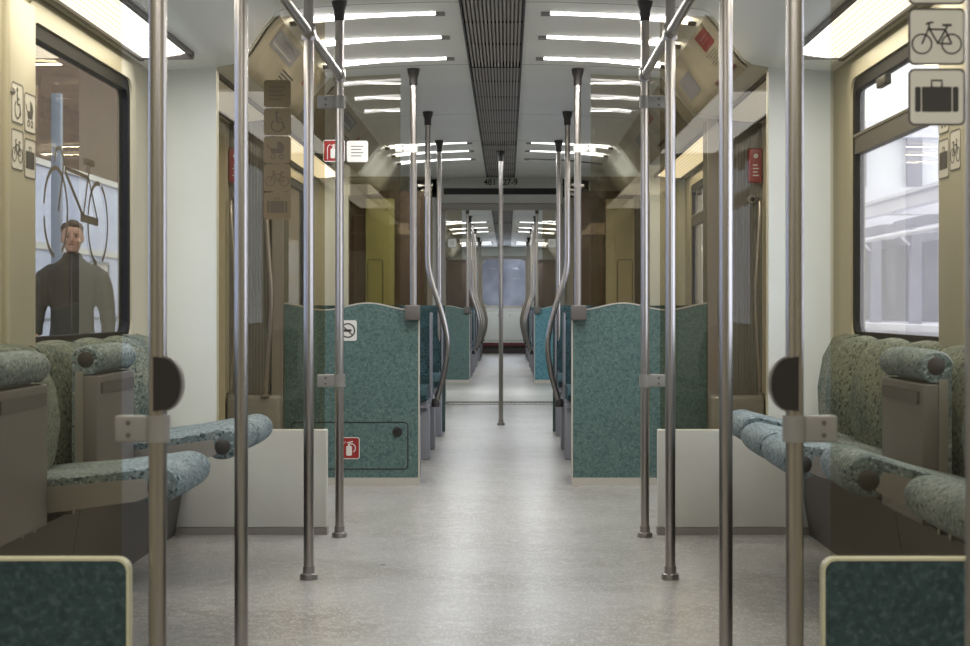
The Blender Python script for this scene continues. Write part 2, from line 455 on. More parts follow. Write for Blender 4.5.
for s, side in ((-1,'left'),(1,'right')):
    t = thing('pillar_cover', 'beige pillar cover between the %s side windows with four small pictogram stickers' % side, 'pillar cover', (s*WALL, 5.01, WZ0-.03))
    b = MB(); b.rbox((-s*.0, -.14, .0), (-s*.035, .14, 1.09), .012); b.build('cover', M['cream'], t)
    mp = FL(s)
    for k, (kd, u, v) in enumerate((('wheelchair',-.066*1,.77),('pram',.066,.755),('bicycle',-.066,.635),('suitcase',.066,.62))):
        sticker(t, kd, mp, u, v, .118, M['signb'], M['ink'], .0362, border=M['bracket'])
    b = MB(); b.lathe([(.012,0),(.012,.006),(.006,.01)], (-s*.035, -.12, .80), 12, axis='x'); b.build('screw_cap', M['steel'], t)

# bicycle transfer on the left window glass (seen large and dark against the platform)
b = MB(); mpL = lambda u, v, h: (-1.413+h, u, v-.012)
def wheel(cy, cz, r, gaps):
    for a0, a1 in gaps: b.stroke(arc(cy, cz, r, a0, a1, 30), .016, mpL, 0, .001)
wheel(5.55, 1.255, .145, [(-60,172),(188,262)]); wheel(6.12, 1.245, .145, [(-65,70),(80,170),(182,262)])
b.stroke([(5.58,1.26),(5.63,1.38),(5.65,1.44)], .014, mpL, 0, .001)
b.stroke([(5.65,1.44),(5.60,1.47),(5.55,1.46),(5.53,1.42)], .014, mpL, 0, .001)
b.stroke([(5.66,1.40),(5.90,1.265)], .018, mpL, 0, .001)
b.stroke([(5.66,1.41),(5.98,1.40)], .014, mpL, 0, .001)
b.stroke([(5.91,1.265),(6.00,1.45)], .016, mpL, 0, .001)
b.stroke([(5.98,1.40),(6.12,1.25)], .014, mpL, 0, .001)
b.stroke([(5.87,1.255),(6.12,1.25)], .028, mpL, 0, .001)
b.stroke([(5.94,1.455),(6.07,1.455)], .022, mpL, 0, .001)
o = b.build('bicycle_transfer', M['inkline']); tag(o, 'large dark bicycle pictogram on the left side window glass', 'sticker')

# end walls: behind the camera, at the joint, far end
b = MB(); b.box((-1.5,Y0-.1,-.1),(1.5,Y0,2.3)); tag(b.build('wall_back', M['cream']), kind='structure')
b = MB()
for s in (-1,1): b.box((s*.55,YJ0,0),(s*1.5,YJ0+.06,2.26)); b.box((s*.55,YJ1-.06,0),(s*1.5,YJ1,2.26))
b.box((-.55,YJ0,1.90),(.55,YJ0+.06,2.26)); b.box((-.55,YJ1-.06,1.90),(.55,YJ1,2.26))
for s in (-1,1): b.box((s*.55,YJ0+.06,0),(s*.58,YJ1-.06,1.93))
b.box((-.55,YJ0+.06,1.90),(.55,YJ1-.06,1.93))
tag(b.build('wall_joint', M['ceil']), 'pale portal wall with the walk-through opening between the cars', kind='structure')
# portal header panel with number and slot
t = thing('portal_header', 'pale header over the gangway with car number and long black slot', 'header panel', (0, YJ0-.03, 1.88))
b = MB(); b.rbox((-.60,-.05,-.005),(.60,.028,.06), .012); b.build('lip', M['skirt'], t)
b = MB(); b.box((-.55,-.026,.145),(.535,-.018,.205)); b.build('black_slot', M['black'], t)
c = bpy.data.curves.new('number', 'FONT'); c.body = '481 227-9'; c.size = .080; c.align_x = 'CENTER'; c.align_y = 'CENTER'; c.extrude = .0006; c.offset = .0015
o = bpy.data.objects.new('number', c); COL.objects.link(o)
me = bpy.data.meshes.new_from_object(o.evaluated_get(bpy.context.evaluated_depsgraph_get())); bpy.data.objects.remove(o)
b = MB(); b.rbox((-.60,-.02,0),(.60,.028,.315), .01, 0)
b.add([(v.co.x, -.0212-v.co.z, .262+v.co.y) for v in me.vertices], [tuple(p.vertices) for p in me.polygons], 1)
b.build('panel', [M['ceil'], M['ink']], t)
for s in (-1,1):
    b = MB(); b.rbox((s*.53,-.03,-1.88),(s*.62,.028,0), .01); b.build('jamb', M['skirt'], t)

# far end wall with window
b = MB(); b.box((-1.5,YE,0),(-.50,YE+.08,2.3)); b.box((.50,YE,0),(1.5,YE+.08,2.3)); b.box((-.50,YE,0),(.50,YE+.08,.93)); b.box((-.50,YE,1.98),(.50,YE+.08,2.3))
tag(b.build('wall_end', M['white']), kind='structure')
t = thing('window_%d' % (wi+1), None, None, (0,YE-.01,.93)); t['kind'] = 'structure'
mpE = lambda u, v, h: (u, -h, v)
b = MB(); b.ring(rrect(-.52,-.02,.52,1.07,.06), rrect(-.44,.05,.44,1.0,.12), mpE, 0, .03); b.build('window_frame', M['skirt'], t)
b = MB(); b.sheet([(-.46,.03),(.46,.03),(.46,1.02),(-.46,1.02)], lambda u,v,h: (u,.03,v)); b.build('pane', M['wglassL'], t)
t = thing('end_cabinet', 'low white two door cabinet below the far end window', 'cabinet', (0,YE-.35,0))
b = MB(); b.box((-.56,0,.22),(.56,.33,.93)); b.build('carcass', M['white'], t)
b = MB(); b.box((-.56,-.02,.16),(.56,.33,.225)); b.build('red_strip', M['darkred'], t)
b = MB(); b.box((-.52,.02,0),(.44,.33,.16)); b.build('kick_panel', M['plinth'], t)
for k in (-1,1):
    b = MB(); b.rbox((k*.02,-.015,.27),(k*.42,.0,.84), .005); d = b.build('door', M['white'], t)
    b = MB(); b.lathe([(.012,0),(.012,-.012)], (k*.12,-.015,.78), 10, axis='y'); b.build('knob', M['steel_dark'], d)

# ------------------------------------------------------------------ ceiling grilles
def grille(y0, y1, label):
    t = thing('ceiling_grille', label, 'ceiling grille', (0,(y0+y1)/2,2.18), 'slatted ventilation grilles along the middle of the ceiling')
    h = (y1-y0)/2-.006
    b = MB(); b.box((-.134,-h,.022),(.134,h,.03)); b.build('backing', M['black'], t)
    b = MB()
    for k in range(15):
        x = -.116+k*.232/14; b.box((x-.0045,-h,-.004),(x+.0045,h,.016))
    b.build('slats', M['grille'], t)
    b = MB()
    for s in (-1,1): b.box((s*.128,-h,-.006),(s*.136,h,.022))
    for k in (-1,1): b.box((-.128,k*h,-.006),(.128,k*(h-.01),.022))
    n = int((y1-y0)/.6)
    for i in range(1,n): y = -h+2*h*i/n; b.box((-.128,y-.004,.012),(.128,y+.004,.02))
    b.build('rim', M['black'], t)
grille(-1.8, 2.4, 'slatted grey ceiling grille above and behind the camera')
grille(2.4, 5.0, 'slatted grey ceiling grille over the near glass screens')
grille(5.0, 8.80, 'slatted grey ceiling grille between the three nearest pairs of light bars')
grille(8.80, 13.0, 'slatted grey ceiling grille over the first seat bays')
grille(13.0, 16.2, 'slatted grey ceiling grille in front of the numbered header')
grille(17.1, 25.0, 'slatted ceiling grille seen just beyond the gangway')
grille(25.0, 34.0, 'slatted ceiling grille furthest away in the second car')

# transverse light bars
def area(name, loc, sx, sy, power, col=(1,.96,.9), rot=(0,0,0)):
    L = bpy.data.lights.new(name, 'AREA'); L.shape = 'RECTANGLE'; L.size = sx; L.size_y = sy; L.energy = power; L.color = col
    o = bpy.data.objects.new(name, L); o.location = loc; o.rotation_euler = rot; COL.objects.link(o); return o
def zceil(x):
    for (x0,z0),(x1,z1) in zip(PROF, PROF[1:]):
        if x0 <= x <= x1: return z0+(z1-z0)*(x-x0)/(x1-x0)
def light_bar(s, y, label, lit=True, pw=6.5, grp='slim transverse light bars in the ceiling'):
    t = thing('light_bar', label, 'ceiling light', (0,y,0), grp)
    n = 12; rings = []
    def seg(xa, xb, w, t0, mt, nm):
        b = MB(); R = []
        for i in range(n+1):
            x = xa+(xb-xa)*i/n; z = min(zceil(min(x,.86)), 2.19) - .014*max(0,(x-.3)/.55)**2
            ring_ = [(s*x, w*math.cos(a), z+.002-.012*0-t0*max(0,math.sin(a))) for a in [PI*k/8 for k in range(9)]]
            R.append(ring_)
        b.loft(R, closed=False, cap=True); b.build(nm, mt, t)
    if lit: area('bar_lamp', (s*.54, y, 2.158), .58, .05, pw, (1,.97,.93) if y < 10 else (.93,.96,1))
    seg(.245, .83, .025, .009, (M['tubelit'] if y < 10 else M['tubelit2']) if lit else M['tubeoff'], 'lit_tube' if lit else 'tube')
    seg(.205, .245, .034, .015, M['lampend'], 'end_socket')
    seg(.83, .865, .034, .014, M['lampend'], 'end_socket')
ordn = ['nearest','middle','furthest']
for s, side in ((-1,'left'),(1,'right')):
    for k, y in enumerate((7.26,7.90,8.57)): light_bar(s, y, '%s of the three lit bars %s of the grille in the first entrance bay' % (ordn[k], side))
    for k, y in enumerate((12.95,13.62,14.35)):
        lit = not (s == 1 and k == 2)
        light_bar(s, y, ('%s of the three lit bars %s of the grille before the numbered header' % (ordn[k], side)) if lit else 'unlit light bar right of the grille before the numbered header', lit)
    for k, y in enumerate((24.9,26.6,28.0,32.4,33.4)): light_bar(s, y, '%s lit bar %s of the grille in the second car' % (['first','second','third','fourth','fifth'][k], side))

# corner strip lights
def strip_light(s, y0, y1, label, lit=True):
    t = thing('strip_light', label, 'strip light', (0,(y0+y1)/2,0), 'long ribbed strip lights in the ceiling corners')
    h = (y1-y0)/2
    b = MB()
    P = [(1.165,1.917),(1.20,1.905),(1.25,1.898),(1.30,1.893),(1.345,1.895)]
    R = [[(s*x,y,z) for x, z in P] for y in [-h+2*h*i/8 for i in range(9)]]
    b.loft(R, closed=False, cap=False); 
    for e in (-h, h): b.add([(s*x,e,z) for x,z in P]+[(s*1.345,e,1.905)], [tuple(range(6))])
    b.build('lens', M['lens'] if lit else M['lensdim'], t)
    b = MB()
    b.box((s*1.15,-h-.03,1.902),(s*1.167,h+.03,1.925)); b.box((s*1.344,-h-.03,1.885),(s*1.362,h+.03,1.906))
    for k in (-1,1): b.box((s*1.15,k*h,1.89),(s*1.362,k*(h+.02),1.922))
    b.build('rim', M['bracket'], t)
for s, side in ((-1,'left'),(1,'right')):
    strip_light(s, 3.45, 6.55, 'lit ribbed strip light above the nearest %s side window' % side)
    strip_light(s, -1.8, 3.1, 'lit ribbed strip light on the %s before the glass screen' % side)
    strip_light(s, 7.15, 8.80, 'dim ribbed strip light above the %s door of the first entrance bay' % side, False)
    strip_light(s, 9.2, 12.6, 'lit ribbed strip light above the %s transverse seats' % side)
    strip_light(s, 14.9, 16.3, 'lit ribbed strip light on the %s just before the gangway' % side)
    strip_light(s, 17.3, 20.8, 'lit ribbed strip light on the %s just beyond the gangway' % side)
    strip_light(s, 21.5, 27.0, 'lit ribbed strip light on the %s in the second car' % side)
    strip_light(s, 28.0, 34.5, 'lit ribbed strip light on the %s at the far end of the second car' % side)

# advertising sheets on the coves
def ad_panel(s, y0, y1, label, design):
    t = thing('advertising_panel', label, 'advert panel', (0,(y0+y1)/2,0))
    h = (y1-y0)/2
    def mp(u, v, hh):  # v 0 top .. 1 bottom, u along the car
        x, z = cove_pt(max(0,min(1,v))); x2, z2 = cove_pt(max(0,min(1,v+.02))) if v < .97 else cove_pt(1)
        x1_, z1_ = cove_pt(max(0,min(1,v-.02)))
        tx, tz = x2-x1_, z2-z1_; L = math.hypot(tx,tz); nx, nz = tz/L, -tx/L
        return (s*(x+nx*hh), u, z+nz*hh)
    b = MB(); R = [[mp(-h+2*h*i/2, .02+.96*k/12, .004) for k in range(13)] for i in range(3)]
    b.loft(R, closed=False, cap=False); b.build('sheet', M['covead'], t)
    b = MB(); 
    for k in (-1,1):
        R = [[mp(k*h+d, .01+.98*j/12, .007) for j in range(13)] for d in (-.006,.006)]; b.loft(R, closed=False, cap=False)
    b.build('edge_strip', M['black'], t)
    g = MB()
    def rect(u0, v0, u1, v1, m_):
        n = 5
        for i in range(n):
            va, vb = v0+(v1-v0)*i/n, v0+(v1-v0)*(i+1)/n
            g.add([mp(u0,va,.006),mp(u1,va,.006),mp(u1,vb,.006),mp(u0,vb,.006)], [(0,1,2,3)], m_)
    if design == 'red':
        rect(-.72,.08,-.40,.36,0); rect(-.66,.17,-.48,.19,1); rect(-.66,.23,-.45,.25,1)
        for k in range(6): rect(-.66,.42+k*.045,-.36-.05*(k%3),.43+k*.045,2)
        rect(-.80,.80,-.15,.86,3); rect(.25,.3,.7,.7,4)
    else:
        rect(-.72,.12,-.02,.42,4); rect(-.66,.17,-.12,.20,1); rect(-.60,.26,-.2,.28,1); rect(-.66,.34,-.1,.36,1)
        for k in range(5): rect(-.15,.52+k*.06,.22-.06*(k%2),.545+k*.06,2)
        rect(.45,.30,.56,.46,0)
    g.build('print', [M['redbox'], M['signw'], M['ink'], M['darkred'], M['bluegrey']], t)
ad_panel(1, 7.05, 8.9, 'curved advert sheet with red square above the right door bay', 'red')
ad_panel(-1, 7.05, 8.9, 'curved advert sheet with grey text block above the left door bay', 'grey')
ad_panel(1, 9.3, 12.6, 'curved advert sheet with red print above the right transverse seats', 'red')
ad_panel(-1, 9.3, 12.6, 'curved advert sheet above the left transverse seats', 'grey')

# ------------------------------------------------------------------ poles and rails
PR = .0175
def tube_pole(t, pts=None, zt=2.18, cap=True, base=True, r=PR):
    b = MB(); b.tube(pts or [(0,0,.0),(0,0,zt)], r, 20); b.build('tube', M['steel'], t)
    if cap:
        b = MB(); b.lathe([(.021,zt-.085),(.022,zt-.045),(.030,zt-.02),(.033,zt)], n=20); b.build('ceiling_socket', M['cap'], t)
    if base:
        b = MB(); b.lathe([(.030,0),(.031,.008),(.029,.018),(.0205,.022),(.0205,.045)], n=24); b.build('floor_flange', M['steel_dark'], t)
def clamp(t, s, z, m='clamp', x1=.082, hh=.026):
    b = MB(); b.lathe([(.0235,z-hh),(.0235,z+hh)], n=20); b.rbox((s*.0,-.012,z-hh),(s*x1,.012,z+hh), .005)
    for dz in (-.012,.012): b.lathe([(.005,-.0135),(.005,-.011)], (s*.055,0,z+dz), 8, mat=1, axis='y')
    b.build('clamp', [M[m], M['bracket']], t)
PX = .62
names = {-1:'left', 1:'right'}
for s in (-1,1):
    side = names[s]
    G = 'floor to ceiling steel poles of the multipurpose area'
    # pole at the near screen with black round pad
    t = thing('grab_pole', 'steel pole with black round pad at the edge of the near %s glass screen' % side, 'pole', (s*PX,3.31,0), G)
    tube_pole(t); clamp(t, s, .695); clamp(t, s, 1.765)
    b = MB()  # round pad towards the aisle
    b.prism([(x,z) for x,z in arc(-.012,0,.036,105,255,18,.051)]+[(.004,-.053),(.004,.053)], lambda u,v,h: (s*u, h, .783+v), -.026, .02, 0)
    b.ring([(x,z) for x,z in arc(-.012,0,.039,95,265,20,.054)], [(x,z) for x,z in arc(-.012,0,.034,95,265,20,.049)], lambda u,v,h: (s*u, h, .783+v), -.012, .012, 1)
    b.build('round_pad', [M['pad'], M['clamp']], t)
    t = thing('grab_pole', 'free steel pole on the %s, standing just beyond the padded pole' % side, 'pole', (s*PX,4.35,0), G); tube_pole(t)
    t = thing('grab_pole', 'free steel pole on the %s with its floor flange in view' % side, 'pole', (s*PX,5.83,0), G); tube_pole(t)
    t = thing('grab_pole', 'steel pole clamped to the far %s glass screen beside the white lower panel' % side, 'pole', (s*PX,6.9,0), G); tube_pole(t)
    clamp(t, s, .635, x1=.09); clamp(t, s, 1.765, x1=.09)
    # overhead rail
    t = thing('overhead_rail', 'overhead steel grab rail along the %s poles' % side, 'grab rail', (s*PX,5.1,1.875))
    b = MB(); b.tube([(-s*.0,-1.75,0),(0,1.80,0)], .0165, 18); b.build('rail', M['steel'], t)
    for y in (3.31,4.35,5.83,6.9):
        b = MB(); yy = y-5.1; b.lathe([(.0225,-.028),(.025,-.02),(.025,.02),(.0225,.028)], (0,yy,0), 18); b.lathe([(.022,yy-.04),(.024,yy-.03),(.024,yy+.03),(.022,yy+.04)], (0,0,0), 18, axis='y')
        b.build('joint_collar', M['steel'], t)
t = thing('grab_pole', 'steel pole closest to the camera at the right picture edge', 'pole', (PX,2.01,0)); tube_pole(t)
t = thing('grab_pole', 'single steel pole standing in the middle of the aisle', 'pole', (.012,13.5,0)); tube_pole(t)

# ------------------------------------------------------------------ screens beside the multipurpose area
def screen(s, y, far):
    side = names[s]
    lab = ('tinted glass screen on white lower panel, far %s of the side seats' if far else 'near %s tinted glass screen above dark teal lower panel') % side
    t = thing('glass_screen', lab, 'glass screen', (0,y,0))
    mp = lambda u, v, h: (s*u, h, v)
    b = MB(); b.sheet(rrect(.69,.43,1.14,2.13,.01,3), mp); b.build('glass_pane', M['glassf'] if far else M['glass'], t)
    b = MB(); b.box((s*1.135,-.02,.43 if far else 0),(s*WALL,.05,1.925)); b.build('side_column', M['white'], t)
    if far:
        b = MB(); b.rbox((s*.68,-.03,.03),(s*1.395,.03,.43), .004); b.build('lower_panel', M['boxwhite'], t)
        b = MB(); b.box((s*.677,-.034,0),(s*1.395,.034,.03)); b.build('skirting', M['skirtd'], t)
    else:
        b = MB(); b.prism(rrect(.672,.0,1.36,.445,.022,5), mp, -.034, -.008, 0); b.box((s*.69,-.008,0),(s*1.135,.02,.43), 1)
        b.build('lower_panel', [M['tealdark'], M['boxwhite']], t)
        b = MB(); b.ring(rrect(.668,-.003,1.364,.448,.026,5), rrect(.673,.002,1.359,.443,.021,5), mp, -.037, -.005); b.build('edge_trim', M['creamtrim'], t)
    # stickers
    kinds = ['text','wheelchair','pram','bicycle','suitcase']
    if (s == 1 and not far):
        for k, kd in enumerate(kinds):
            z = 1.285+.055+.1175*(4-k)
            mp2 = lambda u, v, h: (u, -h, v)
            sticker(t, kd, mp2, .895, z, .111, M['signb'], M['ink'], .0065, border=M['bracket'], label='beige %s pictogram sticker' % kd if kd != 'text' else None)
    if (s == -1 and far):
        for k, kd in enumerate(kinds):
            z = 1.295+.055+.1155*(4-k)
            sticker(t, kd, lambda u, v, h: (u, -h, v), -.885, z, .111, M['signbk'], M['signbk2'], .0065, label='brown back of a %s sticker' % kd if kd != 'text' else None)
    return t
for s in (-1,1): screen(s, 3.31, False); screen(s, 7.0, True)

# ------------------------------------------------------------------ side tip-up seats and plinth
def plinth(s):
    side = names[s]
    b = MB(); 
    for (a, c) in ((3.36,5.2),(5.206,6.96)):
        P = [(1.30,0),(1.245,.32),(1.40,.32),(1.40,0)]
        b.loft([[(s*x,y,z) for x,z in P] for y in (a,c)], smooth=False)
    tag(b.build('seat_plinth', M['plinth']), 'brown plinth along the floor under the %s side seats' % side, 'plinth')
for s in (-1,1): plinth(s)
def roll_profile(n=10):
    # cushion section in (x from wall, z), seat down: wall side at x=0, tip at x=.5
    pts = [(.0,.0),(.12,.004),(.25,.0),(.38,.004)]
    pts += [(.435+.065*math.cos(math.radians(a)), -.046+.053*math.sin(math.radians(a))) for a in range(85,-125,-10)]
    pts += [(.37,-.058),(.33,-.036),(.2,-.034),(.0,-.034)]
    return pts
def cushion(s, w, X0, Z0, ang, m, y_r=.035, Lc=.5):
    """rounded cushion, extruded along y, hinge at (X0,Z0), rotated up by ang about the hinge"""
    b = MB(); P = [((x*(Lc-.14)/.36) if x < .36 else x-(.5-Lc), z) for x, z in roll_profile()]; R = []
    ys = [-w/2, -w/2+y_r*.25, -w/2+y_r, -w/4, 0, w/4, w/2-y_r, w/2-y_r*.25, w/2]; sc = [.80,.93,1,1.02,1.03,1.02,1,.93,.80]
    cx = .25; cz = -.03
    for y, k in zip(ys, sc):
        ring_ = []
        for (x, z) in P:
            xx = cx+(x-cx)*(1-(1-k)*.16); zz = cz+(z-cz)*k
            a = math.radians(ang); xr = xx*math.cos(a)-zz*math.sin(a)*1; zr = xx*math.sin(a)+zz*math.cos(a)
            ring_.append((s*(X0-xr), y, Z0+zr))
        R.append(ring_)
    b.loft(R); return b
def tip_seat(s, y0, y1, folded, label, ang=0, reach=.5, tip=.82):
    w = y1-y0; t = thing('tip_up_seat', label, 'seat', (0,(y0+y1)/2,0), 'tip-up side seats below the windows')
    # backrest: bulged
    b = MB(); R = []
    for j in range(9):
        y = -w/2+w*j/8; e = 1.25*(1-abs(2*j/8-1)**2.6)
        prof = [(1.392,.34),(1.34-.03*e,.34),(1.305-.05*e,.50),(1.295-.055*e,.60),(1.31-.055*e,.70),(1.335-.045*e,.78),(1.35-.03*e,.805+.010*e),(1.375,.814+.012*e),(1.392,.808+.010*e)]
        R.append([(s*x,y,z) for x,z in prof])
    b.loft(R); b.build('backrest', M['fabricbk'], t)
    b = MB()
    for k in (-1,1): b.tube(smooth_path([(s*1.375,k*w/2,.818),(s*1.335,k*w/2,.79),(s*1.30,k*w/2,.70),(s*1.285,k*w/2,.6),(s*1.295,k*w/2,.5)],4), .0045, 8)
    b.build('seam_piping', M['seam'], t)
    ww = w-.012
    if not folded:
        X0 = 1.36; Z0 = .455; Lc = 1.36-tip
        b = cushion(s, ww, X0, Z0, ang, None, Lc=Lc); c = b.build('seat_cushion', M['fabric'], t)
        a = math.radians(ang)
        def rot(x, z): return (s*(X0-(x*math.cos(a)-z*math.sin(a))), Z0+x*math.sin(a)+z*math.cos(a))
        b = MB(); P = [rot(0,-.022),rot(Lc-.09,-.026),rot(Lc-.085,-.075),rot(Lc-.12,-.085),rot(.0,-.10)]
        b.loft([[(x,y,z) for x,z in P] for y in (-ww/2-.001,ww/2+.001)], smooth=False); b.build('seat_pan', M['seatmetal'], t)
        for k in (-1,1):
            b = MB(); x, z = rot(Lc-.062,-.055); b.lathe([(.026,0),(.026,k*.008),(.018,k*.012)], (x,k*ww/2*.985,z), 18, axis='y')
            b.build('end_cap', M['cap'], t)
        b = MB()
        for k in (-1,1):
            b.box((s*1.22,k*(ww/2-.03),.322),(s*1.26,k*(ww/2-.055),.39)); b.box((s*1.22,k*(ww/2-.03),.35),(s*1.40,k*(ww/2-.055),.39))
        b.build('bracket', M['steel_dark'], t)
    else:
        X0 = 1.27; Z0 = .36
        # folded cushion stands upright, roll on top, pan towards the aisle
        b = MB(); P = [(1.236,.37),(1.236,.74),(1.18,.736),(1.152,.762),(1.153,.79),(1.175,.812),(1.21,.818),(1.24,.806),(1.254,.78),(1.25,.74),(1.25,.37)]
        P = [tuple(q) for q in smooth_path([P[3]]+P[2:3]+[P[3]]+P[4:9]+[P[9]],3)][3:] if False else P
        Q = [Vector((x,z)) for x,z in P]; nq = len(Q); P2 = []
        for i_ in range(nq):
            if i_ in (0,1,nq-1): P2.append(tuple(Q[i_])); continue
            a0,a1,a2,a3 = Q[i_-1],Q[i_],Q[(i_+1)%nq],Q[(i_+2)%nq]
            for q_ in range(4 if i_ < nq-2 else 1):
                t_ = q_/4; v_ = .5*((2*a1)+(a2-a0)*t_+(2*a0-5*a1+4*a2-a3)*t_*t_+(3*a1-a0-3*a2+a3)*t_**3); P2.append(tuple(v_))
        P = P2; R = []
        for j, k in zip([-1,-.93,-.75,-.3,.3,.75,.93,1],[.80,.95,1,1.02,1.02,1,.95,.80]):
            R.append([(s*(1.22+(x-1.22)*k), j*ww/2, .6+(z-.6)*(1-(1-k)*.2)) for x,z in P])
        b.loft(R); b.build('seat_cushion', M['fabric'], t)
        b = MB(); b.rbox((s*1.165,-ww/2,.35),(s*1.212,ww/2,.728), .006); b.box((s*1.21,-ww/2-.001,.35),(s*1.235,ww/2+.001,.74),1); b.build('seat_pan', [M['underpan'],M['seatmetal']], t)
        b = MB(); b.box((s*1.158,-ww/2+.03,.672),(s*1.17,ww/2-.03,.705)); b.build('grip_slot', M['bracket'], t)
        for k in (-1,1):
            b = MB(); b.lathe([(.027,0),(.027,k*.006),(.02,k*.01)], (s*1.203,k*ww/2*.97,.775), 16, axis='y')
            b.build('end_cap', M['cap'], t)
        b = MB()
        for k in (-1,1): b.box((s*1.22,k*(ww/2-.03),.322),(s*1.26,k*(ww/2-.055),.36)); b.box((s*1.22,k*(ww/2-.03),.322),(s*1.40,k*(ww/2-.055),.36))
        b.build('bracket', M['steel_dark'], t)
tip_seat(-1, 4.06, 4.54, True,  'folded up left side seat nearest the camera, cut by the picture edge')
tip_seat(-1, 4.56, 5.07, False, 'lowered left side seat between two folded ones', ang=5.5)
tip_seat(-1, 5.09, 5.59, True,  'folded up left side seat between lowered seats, beside the pillar cover')
tip_seat(-1, 5.61, 6.01, False, 'lowered left side seat just past the second folded seat', ang=8.5)
tip_seat(-1, 6.02, 6.42, False, 'lowered left side seat furthest back, by the white column', ang=8.5)
tip_seat(1, 3.38, 3.92, False, 'right side seat nearest the camera, slightly tipped up behind the teal panel', ang=15, tip=.97)
tip_seat(1, 4.14, 4.50, False, 'lowered right side seat in front of the folded one', tip=.88, ang=15)
tip_seat(1, 4.52, 5.02, True,  'the only folded up seat on the right side')
tip_seat(1, 5.04, 5.50, False, 'lowered right side seat just past the folded one', tip=.88, ang=9)
tip_seat(1, 5.52, 5.98, False, 'lowered right side seat, second past the folded one', tip=.88, ang=9.5)
tip_seat(1, 6.00, 6.42, False, 'lowered right side seat furthest back, by the white column', tip=.88, ang=12)
for s in (-1,1):
    b = MB(); b.loft([[(s*x,y,z) for x,z in ((1.395,.322),(1.33,.322),(1.285,.50),(1.28,.62),(1.30,.74),(1.34,.815),(1.395,.83))] for y in (6.43,6.52,6.62,6.68)])
    tag(b.build('back_cushion', M['fabricbk']), 'short upholstered filler cushion at the far end of the %s side seats' % names[s], 'cushion')

# ------------------------------------------------------------------ seat partitions (teal)
def ptop(x):
    return .935+.018*math.cos((x-.67)/.46*2*PI)
def partition(s, y, mt, label, full=True, glass=True, hatch=False, x1=1.11):
    t = thing('seat_partition', label, 'partition', (0,y,0), 'teal partitions at the ends of the seat bays')
    mp = lambda u, v, h: (s*u, h, v)
    xs = [.405+(x1-.405)*i/30 for i in range(31)]
    prof = [(.405,.04),(x1,.04)]+[(x, ptop(x)) for x in reversed(xs)]
    b = MB(); b.prism(prof, mp, -.012, .012); b.build('panel', mt, t)
    b = MB(); b.stroke([(x, ptop(x)+.003) for x in xs], .007, mp, -.014, .014); b.box((s*.398,-.014,.0),(s*.406,.014,ptop(.405))); b.build('edge_trim', M['creamtrim'] if 0 else M['skirt'], t)
    b = MB(); b.box((s*.406,-.015,0),(s*x1,.015,.04)); b.build('skirting', M['skirt'], t)
    if glass:
        b = MB(); b.sheet([(.50,.925),(x1+.01,.925),(x1+.01,1.92),(1.04,1.94),(.87,2.14),(.50,2.16)], mp, .002); b.build('glass_pane', M['glass'] if y < 10 else M['glassd'], t)
    if hatch:
        b = MB(); mq = lambda u, v, h: (u, -.012-h, v)
        b.stroke(rrect(-1.07,.085,-.46,.33,.02,4), .006, mq, 0, .001, 0, True); hb = b.build('hatch', M['black'], t)
        b = MB(); b.lathe([(.026,-.012),(.026,-.018),(.012,-.020),(.012,-.016)], (-.515,0,.28), 20, axis='y'); b.build('hatch_lock', M['black'], t)
        sticker(t, 'nosmoke', mq, -.775, .812, .108, M['signw'], M['ink'], .0012, w=.095, label='white round prohibition sticker')
        sticker(t, 'extinguisher', mq, -.765, .195, .115, M['red'], M['signw'], .0012, border=M['signw'], w=.105, label='red and white fire extinguisher sticker')
        mg = lambda u, v, h: (u, -.005-h, v)
        sticker(t, 'extinguisher', mg, -.848, 1.755, .115, M['red'], M['signw'], .0012, border=M['signw'], label='red fire extinguisher sticker on the glass')
        sticker(t, 'text', mg, -.725, 1.752, .112, M['signw'], M['ink'], .0012, label='white text sticker on the glass')
    return t
partition(-1, 8.93, M['teal'], 'teal partition left of the aisle with hatch and stickers', hatch=True)
partition(1, 8.93, M['teal'], 'large teal partition right of the aisle at the first entrance bay')
